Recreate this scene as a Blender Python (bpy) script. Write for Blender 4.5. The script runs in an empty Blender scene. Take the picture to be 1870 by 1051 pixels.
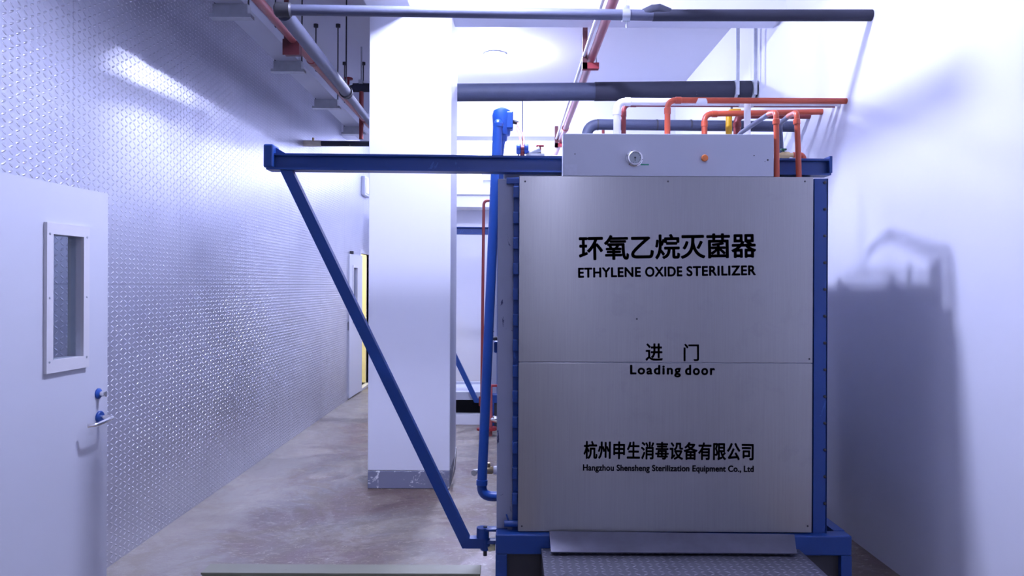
import bpy, bmesh, math, random
from mathutils import Vector, Matrix

random.seed(7)
SC = bpy.context.scene
COL = SC.collection
R = math.radians

# ------------------------------------------------------------------ camera, world, exposure
F, CX, CY, EYE = 1350.0, 935.0, 520.0, 1.55      # focal length / principal point in px of a 1870x1051 frame
ROLL = R(0.25)
cam_d = bpy.data.cameras.new('camera')
cam_d.sensor_width = 36.0
cam_d.lens = F / 1870 * 36.0
cam_d.shift_y = -(525.5 - CY) / 1870
cam_d.clip_start = 0.05
cam = bpy.data.objects.new('camera', cam_d)
COL.objects.link(cam)
cam.matrix_world = Matrix.Translation((0, 0, EYE)) @ Matrix.Rotation(R(90), 4, 'X') @ Matrix.Rotation(ROLL, 4, 'Z')
SC.camera = cam

w = bpy.data.worlds.new('world')
SC.world = w
w.use_nodes = True
w.node_tree.nodes['Background'].inputs[0].default_value = (0.5, 0.55, 1.0, 1)
w.node_tree.nodes['Background'].inputs[1].default_value = 0.02

SC.view_settings.view_transform = 'Standard'
SC.view_settings.look = 'None'
SC.view_settings.gamma = 1.0
SC.view_settings.use_curve_mapping = False
SC.view_settings.exposure = 2.3
LAMP_COLOR = (0.62, 0.66, 1.0, 1)
LAMP_STRENGTH = {'front': 255.0, 'middle': 180.0, 'rear': 190.0, 'back': 40.0}
SC.cycles.max_bounces = 10
SC.cycles.diffuse_bounces = 6
SC.cycles.sample_clamp_indirect = 6.0


def P(px, py, Y):
    """world point that lies at distance Y on the sight line through a photo pixel"""
    u, v = (px - CX) / F, -(py - CY) / F
    c, s = math.cos(ROLL), math.sin(ROLL)
    return Vector(((u * c - v * s) * Y, Y, EYE + (u * s + v * c) * Y))


# ------------------------------------------------------------------ materials
MATS = {}


def new_mat(name):
    m = bpy.data.materials.new(name)
    m.use_nodes = True
    MATS[name] = m
    nt = m.node_tree
    return m, nt, nt.nodes['Principled BSDF']


def N(nt, kind, **kw):
    n = nt.nodes.new(kind)
    for k, v in kw.items():
        setattr(n, k, v)
    return n


def math_n(nt, op, a, b=None, clamp=False):
    n = nt.nodes.new('ShaderNodeMath')
    n.operation = op
    n.use_clamp = clamp
    for i, x in enumerate((a, b)):
        if x is None:
            continue
        if isinstance(x, (int, float)):
            n.inputs[i].default_value = x
        else:
            nt.links.new(x, n.inputs[i])
    return n.outputs[0]


def mix_col(nt, fac, a, b, blend='MIX'):
    n = nt.nodes.new('ShaderNodeMix')
    n.data_type = 'RGBA'
    n.blend_type = blend
    for i, x in ((0, fac), (6, a), (7, b)):
        if isinstance(x, (int, float)):
            n.inputs[i].default_value = x
        elif isinstance(x, tuple):
            n.inputs[i].default_value = x if len(x) == 4 else (*x, 1)
        else:
            nt.links.new(x, n.inputs[i])
    return n.outputs[2]


def noise(nt, vec, scale, detail=4, rough=0.6, dist=0.0):
    n = nt.nodes.new('ShaderNodeTexNoise')
    n.inputs['Scale'].default_value = scale
    n.inputs['Detail'].default_value = detail
    n.inputs['Roughness'].default_value = rough
    n.inputs['Distortion'].default_value = dist
    if vec is not None:
        nt.links.new(vec, n.inputs['Vector'])
    return n.outputs['Fac']


def ramp(nt, fac, p0, p1, c0=(0, 0, 0, 1), c1=(1, 1, 1, 1)):
    n = nt.nodes.new('ShaderNodeValToRGB')
    n.color_ramp.elements[0].position = p0
    n.color_ramp.elements[1].position = p1
    n.color_ramp.elements[0].color = c0
    n.color_ramp.elements[1].color = c1
    nt.links.new(fac, n.inputs[0])
    return n.outputs[0]


def coords(nt, scale=(1, 1, 1)):
    t = nt.nodes.new('ShaderNodeTexCoord')
    mp = nt.nodes.new('ShaderNodeMapping')
    mp.inputs['Scale'].default_value = scale
    nt.links.new(t.outputs['Object'], mp.inputs['Vector'])
    return mp.outputs[0]


def bump(nt, bs, h, strength, distance):
    b = nt.nodes.new('ShaderNodeBump')
    b.inputs['Strength'].default_value = strength
    b.inputs['Distance'].default_value = distance
    nt.links.new(h, b.inputs['Height'])
    nt.links.new(b.outputs[0], bs.inputs['Normal'])


def simple(name, col, rough=0.5, metal=0.0, var=0.12, scale=9.0, bump_s=0.0, spec=0.5, coat=0.0):
    m, nt, bs = new_mat(name)
    v = coords(nt)
    f = noise(nt, v, scale, 5)
    dark = tuple(c * (1 - var) for c in col)
    light = tuple(min(1, c * (1 + var)) for c in col)
    nt.links.new(mix_col(nt, f, dark, light), bs.inputs['Base Color'])
    bs.inputs['Roughness'].default_value = rough
    bs.inputs['Metallic'].default_value = metal
    bs.inputs['Specular IOR Level'].default_value = spec
    bs.inputs['Coat Weight'].default_value = coat
    if bump_s:
        bump(nt, bs, noise(nt, v, scale * 6, 6), bump_s, 0.01)
    return m


def chipped(name, col, chip, rough=0.4, scale=14.0, thr=0.66, spec=0.5, stretch=(1, 1, 1)):
    """paint with wear of its own shape"""
    m, nt, bs = new_mat(name)
    v = coords(nt, stretch)
    f = ramp(nt, noise(nt, v, scale, 8, 0.7, 0.6), thr, thr + 0.03)
    g = noise(nt, v, 3.0, 3)
    base = mix_col(nt, g, tuple(c * 0.9 for c in col), tuple(min(1, c * 1.1) for c in col))
    nt.links.new(mix_col(nt, f, base, chip), bs.inputs['Base Color'])
    bs.inputs['Roughness'].default_value = rough
    bs.inputs['Specular IOR Level'].default_value = spec
    return m


def checker_plate(name, ua, va, pu, pv, col, metal, rough, strength, seams=None, dirt=0.0, lug=None):
    """raised lozenge tread plate, lugs turning alternately left and right"""
    m, nt, bs = new_mat(name)
    t = nt.nodes.new('ShaderNodeTexCoord')
    sp = nt.nodes.new('ShaderNodeSeparateXYZ')
    nt.links.new(t.outputs['Object'], sp.inputs[0])
    u0, v0 = sp.outputs[ua], sp.outputs[va]
    u = math_n(nt, 'DIVIDE', u0, pu)
    v = math_n(nt, 'DIVIDE', v0, pv)
    iu, iv = math_n(nt, 'FLOOR', u), math_n(nt, 'FLOOR', v)
    par = math_n(nt, 'FLOORED_MODULO', math_n(nt, 'ADD', iu, iv), 2.0)
    sgn = math_n(nt, 'SUBTRACT', math_n(nt, 'MULTIPLY', par, 2.0), 1.0)
    a = math_n(nt, 'SUBTRACT', math_n(nt, 'SUBTRACT', u, iu), 0.5)
    b = math_n(nt, 'MULTIPLY', math_n(nt, 'SUBTRACT', math_n(nt, 'SUBTRACT', v, iv), 0.5), sgn)
    e = math_n(nt, 'DIVIDE', math_n(nt, 'ADD', a, b), 0.62)
    g = math_n(nt, 'DIVIDE', math_n(nt, 'SUBTRACT', a, b), 0.21)
    d = math_n(nt, 'SQRT', math_n(nt, 'ADD', math_n(nt, 'MULTIPLY', e, e), math_n(nt, 'MULTIPLY', g, g)))
    h = math_n(nt, 'MULTIPLY', math_n(nt, 'SUBTRACT', 1.0, d), 1.6, clamp=True)
    vec = coords(nt)
    cl = noise(nt, vec, 1.7, 4)
    colr = mix_col(nt, cl, tuple(c * 0.88 for c in col), tuple(min(1, c * 1.1) for c in col))
    if dirt:
        dm = ramp(nt, noise(nt, vec, 5.0, 8, 0.7), 0.56, 0.66)
        colr = mix_col(nt, math_n(nt, 'MULTIPLY', dm, dirt), colr, tuple(c * 0.35 for c in col))
    if lug:
        colr = mix_col(nt, math_n(nt, 'MULTIPLY', h, 0.8), colr, lug)
    if seams:
        su, off_u, sv, off_v = seams
        line = None
        for c_, s_, o_ in ((u0, su, off_u), (v0, sv, off_v)):
            q = math_n(nt, 'DIVIDE', math_n(nt, 'SUBTRACT', c_, o_), s_)
            q = math_n(nt, 'ABSOLUTE', math_n(nt, 'SUBTRACT', q, math_n(nt, 'ROUND', q)))
            ln = math_n(nt, 'LESS_THAN', q, 0.0035 / s_)
            line = ln if line is None else math_n(nt, 'MAXIMUM', line, ln)
        h = math_n(nt, 'SUBTRACT', h, math_n(nt, 'MULTIPLY', line, 1.2))
        colr = mix_col(nt, math_n(nt, 'MULTIPLY', line, 0.25), colr, (0.2, 0.2, 0.25))
    nt.links.new(colr, bs.inputs['Base Color'])
    bs.inputs['Metallic'].default_value = metal
    rr = noise(nt, vec, 2.2, 5)
    rv = math_n(nt, 'ADD', math_n(nt, 'MULTIPLY', rr, 0.22), rough - 0.11)
    rv = math_n(nt, 'SUBTRACT', rv, math_n(nt, 'MULTIPLY', h, 0.06), clamp=True)
    nt.links.new(rv, bs.inputs['Roughness'])
    bump(nt, bs, h, strength, 0.0045)
    return m


WHITE = simple('white plaster', (0.74, 0.75, 0.82), 0.55, var=0.03, scale=1.2, spec=0.3)
CEIL = simple('ceiling paint', (0.64, 0.64, 0.68), 0.7, var=0.03, scale=1.0, spec=0.2)
WHITE_METAL = simple('white sheet metal', (0.78, 0.79, 0.82), 0.4, var=0.04)
BACKWALL = simple('dull grey paint', (0.16, 0.16, 0.19), 0.7, var=0.05)
BLUE = chipped('blue enamel paint', (0.009, 0.050, 0.225), (0.025, 0.09, 0.33), 0.38, 8, 0.64)
BLUE_PIPE = simple('blue pipe paint', (0.010, 0.062, 0.29), 0.35, var=0.08)
GREY_PAINT = chipped('grey painted steel', (0.30, 0.32, 0.40), (0.03, 0.035, 0.09), 0.45, 9, 0.68)
SCRATCHED = chipped('scratched grey paint', (0.27, 0.29, 0.37), (0.02, 0.025, 0.09), 0.45, 9, 0.635, 0.5, (2.4, 2.4, 0.8))
LIGHT_GREY = simple('light grey paint', (0.47, 0.49, 0.56), 0.4, var=0.04, scale=3)
DOOR_GREY = simple('door paint', (0.52, 0.53, 0.58), 0.42, var=0.03, scale=2)
FRAME_GREY = simple('frame paint', (0.58, 0.57, 0.58), 0.45, var=0.04)
GALV = simple('galvanised steel', (0.45, 0.47, 0.50), 0.42, 0.7, var=0.2, scale=20)
STEEL_DARK = simple('dark steel', (0.05, 0.05, 0.06), 0.5, 0.4)
CHROME = simple('polished steel', (0.75, 0.75, 0.75), 0.18, 1.0, var=0.05)
BLACK_FOAM = chipped('black foam insulation', (0.028, 0.030, 0.048), (0.30, 0.31, 0.36), 0.65, 11, 0.67, 0.3)
BLUE_FOAM = simple('slate foam insulation', (0.045, 0.055, 0.10), 0.6, var=0.2, bump_s=0.2)
GREY_PIPE = simple('grey pipe sleeve', (0.075, 0.082, 0.125), 0.5, var=0.2)
ORANGE = simple('orange pipe', (0.48, 0.078, 0.032), 0.35, var=0.1)
RED = simple('red oxide pipe', (0.22, 0.030, 0.030), 0.42, var=0.15)
RED_SHADED = simple('shade-darkened red hanger paint', (0.085, 0.012, 0.018), 0.5, var=0.15)  # darker copy of the hanger red, with their shade put into the colour
RED_BRIGHT = simple('red paint', (0.30, 0.022, 0.03), 0.4, var=0.1)
PINK = simple('faded red pipe', (0.32, 0.075, 0.08), 0.4, var=0.15)
YELLOW = simple('yellow pipe', (0.62, 0.34, 0.01), 0.35, var=0.08)
PVC = simple('white plastic pipe', (0.82, 0.80, 0.78), 0.3, var=0.05)
BRASS = simple('brass', (0.50, 0.38, 0.20), 0.35, 0.9, var=0.2)
CREAM = simple('cream sleeve', (0.55, 0.50, 0.38), 0.5, var=0.2)
GREEN_SILL = chipped('olive cream sill paint', (0.20, 0.20, 0.14), (0.12, 0.12, 0.08), 0.5, 20, 0.66)
INK = simple('dark lettering film', (0.006, 0.007, 0.02), 0.4, var=0.05)
DIAL = simple('dial face', (0.32, 0.36, 0.38), 0.4, var=0.04)
GREEN = simple('green tape', (0.02, 0.28, 0.16), 0.5)
STICKER = simple('paper sticker', (0.50, 0.52, 0.60), 0.6, var=0.1, scale=60)
KNOB = simple('orange knob', (0.75, 0.20, 0.04), 0.4)
GREEN_DARK = simple('dark green handle', (0.02, 0.10, 0.05), 0.5)
CABLE = simple('salmon cable', (0.75, 0.22, 0.16), 0.5)
YELLOW_WALL = simple('pale yellow wall paint', (0.85, 0.82, 0.60), 0.6, var=0.03)
PLATE_GREY = simple('worn steel plate', (0.15, 0.15, 0.19), 0.38, 0.6, var=0.35, scale=7)
BAND = None

WALL_PLATE = checker_plate('aluminium tread plate wall', 1, 2, 0.046, 0.027, (0.55, 0.56, 0.63), 0.8, 0.38, 0.85,
                           seams=(1.2, 3.70, 2.4, 1.545), lug=(0.76, 0.76, 0.82))  # polished lug tops coloured paler to stand in for lamp highlights
DECK = checker_plate('steel tread plate deck', 0, 1, 0.036, 0.030, (0.12, 0.12, 0.15), 0.6, 0.45, 0.9, dirt=0.6, lug=(0.30, 0.30, 0.34))


def make_floor():
    m, nt, bs = new_mat('worn concrete floor')
    v = coords(nt)
    big = ramp(nt, noise(nt, v, 0.75, 5, 0.6, 0.5), 0.44, 0.56)
    med = ramp(nt, noise(nt, v, 2.6, 9, 0.72, 1.4), 0.45, 0.60)
    vs = coords(nt, (1.0, 1.7, 1))
    fine = ramp(nt, noise(nt, vs, 9, 12, 0.8, 2.2), 0.54, 0.61)
    dust = ramp(nt, noise(nt, v, 1.3, 7, 0.68, 0.8), 0.52, 0.60)
    c = mix_col(nt, big, (0.160, 0.138, 0.115), (0.125, 0.078, 0.062))
    c = mix_col(nt, math_n(nt, 'MULTIPLY', med, 0.7), c, (0.205, 0.173, 0.136))
    c = mix_col(nt, math_n(nt, 'MULTIPLY', dust, 0.55), c, (0.29, 0.256, 0.200))
    c = mix_col(nt, math_n(nt, 'MULTIPLY', fine, 0.85), c, (0.37, 0.321, 0.241))
    # pale worn strip along the left wall
    t = nt.nodes.new('ShaderNodeTexCoord')
    sx = nt.nodes.new('ShaderNodeSeparateXYZ')
    nt.links.new(t.outputs['Object'], sx.inputs[0])
    edge = math_n(nt, 'ADD', math_n(nt, 'MULTIPLY', noise(nt, v, 2.2, 6, 0.65), 0.9), sx.outputs[0])
    n_ = nt.nodes.new('ShaderNodeMapRange')
    n_.inputs['From Min'].default_value = 1.22
    n_.inputs['From Max'].default_value = 1.40
    nt.links.new(math_n(nt, 'MULTIPLY', edge, -1.0), n_.inputs['Value'])
    c = mix_col(nt, math_n(nt, 'MULTIPLY', n_.outputs[0], 0.65), c, (0.30, 0.274, 0.224))
    stain = ramp(nt, noise(nt, v, 1.9, 8, 0.72, 0.3), 0.60, 0.68)
    c = mix_col(nt, math_n(nt, 'MULTIPLY', stain, 0.55), c, (0.062, 0.041, 0.032))
    nt.links.new(c, bs.inputs['Base Color'])
    rr = math_n(nt, 'ADD', math_n(nt, 'MULTIPLY', med, 0.3), 0.32)
    nt.links.new(rr, bs.inputs['Roughness'])
    bump(nt, bs, noise(nt, v, 18, 8, 0.7), 0.25, 0.01)
    return m


def make_stainless():
    m, nt, bs = new_mat('brushed stainless sheet')
    v = coords(nt, (60, 60, 1.2))
    st = noise(nt, v, 3.0, 5)
    v2 = coords(nt)
    smear = ramp(nt, noise(nt, v2, 4.5, 7, 0.7, 0.4), 0.58, 0.72)
    c = mix_col(nt, st, (0.34, 0.335, 0.325), (0.42, 0.415, 0.40))
    c = mix_col(nt, math_n(nt, 'MULTIPLY', smear, 0.25), c, (0.25, 0.25, 0.265))
    nt.links.new(c, bs.inputs['Base Color'])
    bs.inputs['Metallic'].default_value = 1.0
    nt.links.new(math_n(nt, 'ADD', math_n(nt, 'MULTIPLY', st, 0.14), 0.24), bs.inputs['Roughness'])
    bs.inputs['Anisotropic'].default_value = 0.85
    bs.inputs['Anisotropic Rotation'].default_value = 0.25
    tg = N(nt, 'ShaderNodeTangent', direction_type='RADIAL', axis='Z')
    nt.links.new(tg.outputs[0], bs.inputs['Tangent'])
    return m


def make_band():
    m, nt, bs = new_mat('scuffed grey skirting paint')
    v = coords(nt, (1.0, 1.0, 1.6))
    scr = ramp(nt, noise(nt, v, 6.0, 9, 0.75, 1.4), 0.565, 0.59)
    nt.links.new(mix_col(nt, scr, (0.20, 0.21, 0.29), (0.75, 0.75, 0.78)), bs.inputs['Base Color'])
    bs.inputs['Roughness'].default_value = 0.55
    return m


def make_glass():
    m, nt, bs = new_mat('window glass')
    bs.inputs['Base Color'].default_value = (0.85, 0.92, 0.95, 1)
    bs.inputs['Roughness'].default_value = 0.02
    bs.inputs['Transmission Weight'].default_value = 1.0
    bs.inputs['IOR'].default_value = 1.2
    return m


def make_glow(name, strength, col=LAMP_COLOR):
    m, nt, bs = new_mat(name)
    bs.inputs['Base Color'].default_value = (0.9, 0.9, 0.95, 1)
    bs.inputs['Emission Color'].default_value = col
    bs.inputs['Emission Strength'].default_value = strength
    return m


FLOOR = make_floor()
STAINLESS = make_stainless()
BAND = make_band()
GLASS = make_glass()


# ------------------------------------------------------------------ mesh builder
class MB:
    def __init__(self):
        self.v, self.f, self.s = [], [], []

    def _add(self, vs, fs, smooth=False):
        o = len(self.v)
        self.v += [Vector(x) for x in vs]
        self.f += [tuple(i + o for i in f) for f in fs]
        self.s += [smooth] * len(fs)
        return self

    def hexa(self, c):
        """eight corners: bottom loop then top loop"""
        return self._add(c, [(3, 2, 1, 0), (4, 5, 6, 7), (0, 1, 5, 4), (1, 2, 6, 5), (2, 3, 7, 6), (3, 0, 4, 7)])

    def box(self, x0, x1, y0, y1, z0, z1, b=0.0):
        if x0 > x1: x0, x1 = x1, x0
        if y0 > y1: y0, y1 = y1, y0
        if z0 > z1: z0, z1 = z1, z0
        b = min(b, (x1 - x0) * .45, (y1 - y0) * .45, (z1 - z0) * .45)
        if b <= 0:
            return self.hexa([(x0, y0, z0), (x1, y0, z0), (x1, y1, z0), (x0, y1, z0),
                              (x0, y0, z1), (x1, y0, z1), (x1, y1, z1), (x0, y1, z1)])
        bm = bmesh.new()
        bmesh.ops.create_cube(bm, size=1)
        for q in bm.verts:
            q.co = Vector(((x0 + x1) / 2 + q.co.x * (x1 - x0), (y0 + y1) / 2 + q.co.y * (y1 - y0), (z0 + z1) / 2 + q.co.z * (z1 - z0)))
        bmesh.ops.bevel(bm, geom=list(bm.edges), offset=b, segments=2, affect='EDGES', profile=0.5)
        bm.verts.index_update()
        self._add([q.co.copy() for q in bm.verts], [tuple(q.index for q in f.verts) for f in bm.faces])
        bm.free()
        return self

    def sweep(self, prof, a, b, upv=(0, 0, 1)):
        """closed profile [(s, t)] carried along a-b; t follows upv, s the side"""
        a, b = Vector(a), Vector(b)
        d = (b - a).normalized()
        side = d.cross(Vector(upv)).normalized()
        up = side.cross(d)
        n = len(prof)
        vs = [a + side * s + up * t for s, t in prof] + [b + side * s + up * t for s, t in prof]
        fs = [(i, (i + 1) % n, n + (i + 1) % n, n + i) for i in range(n)]
        fs += [tuple(range(n - 1, -1, -1)), tuple(range(n, 2 * n))]
        return self._add(vs, fs)

    def tube(self, pts, r, seg=14, bend=0.0, caps=True, arc=6):
        pts = [Vector(p) for p in pts]
        if bend > 0 and len(pts) > 2:
            out = [pts[0]]
            for i in range(1, len(pts) - 1):
                p, q, t = pts[i - 1], pts[i], pts[i + 1]
                d1, d2 = (p - q).normalized(), (t - q).normalized()
                k = min(bend, (p - q).length * .49, (t - q).length * .49)
                A, B = q + d1 * k, q + d2 * k
                for j in range(arc + 1):
                    h = j / arc
                    out.append(A * (1 - h) ** 2 + q * 2 * h * (1 - h) + B * h * h)
            out.append(pts[-1])
            pts = out
        rs = r if isinstance(r, (list, tuple)) else [r] * len(pts)
        T = []
        for i in range(len(pts)):
            d = (pts[min(i + 1, len(pts) - 1)] - pts[max(i - 1, 0)])
            T.append(d.normalized())
        n = T[0].orthogonal().normalized()
        vs, fs = [], []
        for i, p in enumerate(pts):
            n = (n - T[i] * n.dot(T[i])).normalized()
            bb = T[i].cross(n)
            for k in range(seg):
                a = 2 * math.pi * k / seg
                vs.append(p + (n * math.cos(a) + bb * math.sin(a)) * rs[i])
        for i in range(len(pts) - 1):
            for k in range(seg):
                k2 = (k + 1) % seg
                fs.append((i * seg + k, i * seg + k2, (i + 1) * seg + k2, (i + 1) * seg + k))
        self._add(vs, fs, True)
        if caps:
            o = len(self.v) - len(vs)
            self.f += [tuple(o + k for k in range(seg - 1, -1, -1)), tuple(o + (len(pts) - 1) * seg + k for k in range(seg))]
            self.s += [False, False]
        return self

    def cyl(self, a, b, r, seg=20):
        return self.tube([a, b], r, seg)

    def lathe(self, a, d, prof, seg=24):
        """profile [(distance along axis, radius)] turned about the axis from a in direction d"""
        a, d = Vector(a), Vector(d).normalized()
        n = d.orthogonal().normalized()
        bb = d.cross(n)
        vs, fs = [], []
        for h, r in prof:
            for k in range(seg):
                t = 2 * math.pi * k / seg
                vs.append(a + d * h + (n * math.cos(t) + bb * math.sin(t)) * max(r, 1e-4))
        m = len(prof)
        for i in range(m - 1):
            for k in range(seg):
                k2 = (k + 1) % seg
                fs.append((i * seg + k, i * seg + k2, (i + 1) * seg + k2, (i + 1) * seg + k))
        fs += [tuple(range(seg - 1, -1, -1)), tuple((m - 1) * seg + k for k in range(seg))]
        return self._add(vs, fs, True)

    def prism(self, poly, y0, y1):
        """polygon in (x, z) given depth along y"""
        n = len(poly)
        vs = [(x, y0, z) for x, z in poly] + [(x, y1, z) for x, z in poly]
        fs = [tuple(range(n)), tuple(range(2 * n - 1, n - 1, -1))]
        fs += [(i, n + i, n + (i + 1) % n, (i + 1) % n) for i in range(n)]
        return self._add(vs, fs)


ORIGIN = {}


def obj(name, mb, mat, parent=None):
    org = ORIGIN[parent] if parent else Vector((0, 0, 0))
    me = bpy.data.meshes.new(name)
    me.from_pydata([v - org for v in mb.v], [], mb.f)
    me.polygons.foreach_set('use_smooth', mb.s)
    me.materials.append(mat)
    bm = bmesh.new()
    bm.from_mesh(me)
    bmesh.ops.recalc_face_normals(bm, faces=bm.faces)
    bm.to_mesh(me)
    bm.free()
    me.update()
    o = bpy.data.objects.new(name, me)
    COL.objects.link(o)
    if any(mb.s):
        try:
            me.set_sharp_from_angle(angle=R(38))
        except Exception:
            pass
    if parent:
        o.parent = parent
    ORIGIN[o] = org
    return o


def thing(name, label, cat, loc, group=None, kind=None):
    o = bpy.data.objects.new(name, None)
    o.empty_display_size = 0.1
    COL.objects.link(o)
    o.location = loc
    ORIGIN[o] = Vector(loc)
    o['label'] = label
    o['category'] = cat
    if group:
        o['group'] = group
    if kind:
        o['kind'] = kind
    return o


def tag(o, label, cat, group=None, kind=None):
    o['label'] = label
    o['category'] = cat
    if group:
        o['group'] = group
    if kind:
        o['kind'] = kind
    return o


def struct(name, mb, mat, label=None, cat=None):
    o = obj(name, mb, mat)
    o['kind'] = 'structure'
    if label:
        o['label'], o['category'] = label, cat
    return o


# ------------------------------------------------------------------ the room
XL, XR, H = -2.20, 2.09, 4.02
Y0, Y1 = -1.8, 11.45
struct('floor', MB().box(XL - .3, XR + .3, Y0 - .2, Y1 + .2, -.15, 0), FLOOR, 'worn grey concrete floor with brown stains', 'floor')
struct('ceiling', MB().box(XL - .3, XR + .3, Y0 - .2, Y1 + .2, H, H + .15), CEIL, 'white painted ceiling between the beams', 'ceiling')
DY0, DY1, DZ = 10.72, 11.44, 2.0
TW = .05
wl = MB()
wl.box(XL - TW, XL, Y0, DY0, 0, H)
wl.box(XL - TW, XL, DY0, DY1, DZ, H)
wl.box(XL - TW, XL, DY1, Y1, 0, H)
struct('wall_left', wl, WALL_PLATE, 'left wall clad in silvery tread plate sheets', 'wall')
struct('wall_right', MB().box(XR, XR + .14, Y0, Y1, 0, H), WHITE, 'plain white right wall with machine shadow', 'wall')
struct('wall_end', MB().box(XL - TW, XR + .14, Y1, Y1 + .14, 0, H), WHITE, 'white end wall behind the second sterilizer', 'wall')
struct('wall_back', MB().box(XL - .14, XR + .14, Y0 - .14, Y0, 0, H), WHITE, 'wall behind the viewer', 'wall')
bd = thing('added_door', 'unseen grey double door added behind the viewer for its dark reflection', 'door', (-.65, Y0, 0), kind='structure')  # unseen door added so the stainless panel reflects a dark band
for xa, xb in ((-1.9, -.653), (-.647, .60)):
    obj('leaf', MB().box(xa, xb, Y0, Y0 + .05, .01, 2.15, .004), BACKWALL, bd)
obj('frame', MB().box(-2.0, -1.9, Y0, Y0 + .07, 0, 2.15).box(.60, .70, Y0, Y0 + .07, 0, 2.15).box(-2.0, .70, Y0, Y0 + .07, 2.15, 2.25), BACKWALL, bd)
# ceiling beams
struct('trim_1', MB().box(-1.09, -.77, Y0, 5.61, 3.62, H).box(-1.09, -.77, 6.21, 9.5, 3.62, H), WHITE,
       'long white ceiling beam running into the pillar', 'beam')
struct('trim_2', MB().box(-.77, XR, 5.66, 5.94, 3.62, H), WHITE, 'white cross beam above the pillar and the black pipe', 'beam')
struct('trim_3', MB().box(XL, XR, 9.5, 9.8, 3.46, H), WHITE, 'far white cross beam beyond the lamp', 'beam')

# room beyond the far doorway
an = MB()
ax0, ax1, ay0, ay1 = XL - 2.2, XL - TW, 9.9, 11.75
an.box(ax0 - .1, ax0, ay0, ay1, 0, 2.6).box(ax0, ax1, ay0 - .1, ay0, 0, 2.6).box(ax0, ax1, ay1, ay1 + .1, 0, 2.6)
struct('wall_annex', an, YELLOW_WALL, 'pale yellow walls of the room beyond the far door', 'wall')
struct('floor_annex', MB().box(ax0, ax1, ay0, ay1, -.1, 0), simple('annex floor', (0.5, 0.48, 0.40), 0.5), 'floor of the yellow room', 'floor')
struct('ceiling_annex', MB().box(ax0, ax1, ay0, ay1, 2.6, 2.7), WHITE, 'ceiling of the yellow room', 'ceiling')
# casing of the far doorway
cs = MB()
cs.box(XL - TW - .01, XL + .012, DY0 - .05, DY0, 0, DZ + .05).box(XL - TW - .01, XL + .012, DY1, DY1 + .04, 0, DZ + .05).box(XL - TW - .01, XL + .012, DY0, DY1, DZ, DZ + .05)
cs.box(XL - TW - .01, XL + .02, DY0, DY1, 0, .03)
struct('trim_4', cs, DOOR_GREY, 'grey casing round the far doorway', 'door casing')

# pillar
pil = thing('pillar', 'square white pillar with a scuffed grey band at its foot', 'pillar', (-.765, 5.91, 0))
ca, cb = P(672, 700, 5.61).x, P(822, 700, 5.61).x
obj('shaft', MB().box(ca, cb, 5.61, 6.21, .137, H - .002, .006), WHITE, pil)
obj('base_band', MB().box(ca, cb, 5.61, 6.21, 0, .137, .006), BAND, pil)['label'] = 'grey painted base band with white scratches'
fl = MB()
for i in range(8):
    h0, h1 = i / 8, (i + 1) / 8
    q = lambda h: (cb + .004 + .035 * math.sin(h * 1.5), .02 + .28 * h)
    (xa, za), (xb, zb) = q(h0), q(h1)
    wd = lambda h: .09 * math.sin(math.pi * min(1, .12 + h * .88)) + .004
    fl.hexa([(xa, 5.72 - wd(h0), za), (xa + .003, 5.72 - wd(h0), za), (xa + .003, 5.72 + wd(h0), za), (xa, 5.72 + wd(h0), za),
             (xb, 5.72 - wd(h1), zb), (xb + .003, 5.72 - wd(h1), zb), (xb + .003, 5.72 + wd(h1), zb), (xb, 5.72 + wd(h1), zb)])
obj('peeling_flap', fl, FRAME_GREY, pil)


# ------------------------------------------------------------------ lamps
def ceiling_lamp(x, y, key, label, z=H):
    t = thing('ceiling_lamp', label, 'lamp', (x, y, z))
    obj('housing', MB().lathe((x, y, z), (0, 0, -1), [(0, .12), (.02, .125), (.03, .11)]), GALV, t)
    obj('globe', MB().lathe((x, y, z - .03), (0, 0, -1), [(0, .105), (.03, .11), (.06, .10), (.085, .075), (.10, .04), (.105, .01)]),
        make_glow('lamp glow ' + key, LAMP_STRENGTH[key]), t)
    return t


ceiling_lamp(-.24, 3.74, 'front', 'round ceiling lamp above the front machine, nearer than the cross beam')
ceiling_lamp(-.19, 7.9, 'middle', 'glaring white ceiling lamp seen beside the pillar above the thick black pipe')
ceiling_lamp(-.24, 10.9, 'rear', 'ceiling lamp hidden behind the far cross beam')
ceiling_lamp(.45, -1.0, 'back', 'added dim fill lamp on the ceiling behind the viewer')  # unseen fill lamp added to brighten the machine front and the shadows
al = thing('ceiling_lamp', 'ceiling lamp of the yellow room beyond the far door', 'lamp', (XL - .9, 10.6, 2.6))
obj('globe', MB().lathe((XL - .9, 10.6, 2.598), (0, 0, -1), [(0, .10), (.03, .12), (.07, .10), (.10, .04)]),
    make_glow('warm lamp glow', 42, (1.0, 0.90, 0.66, 1)), al)


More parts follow.
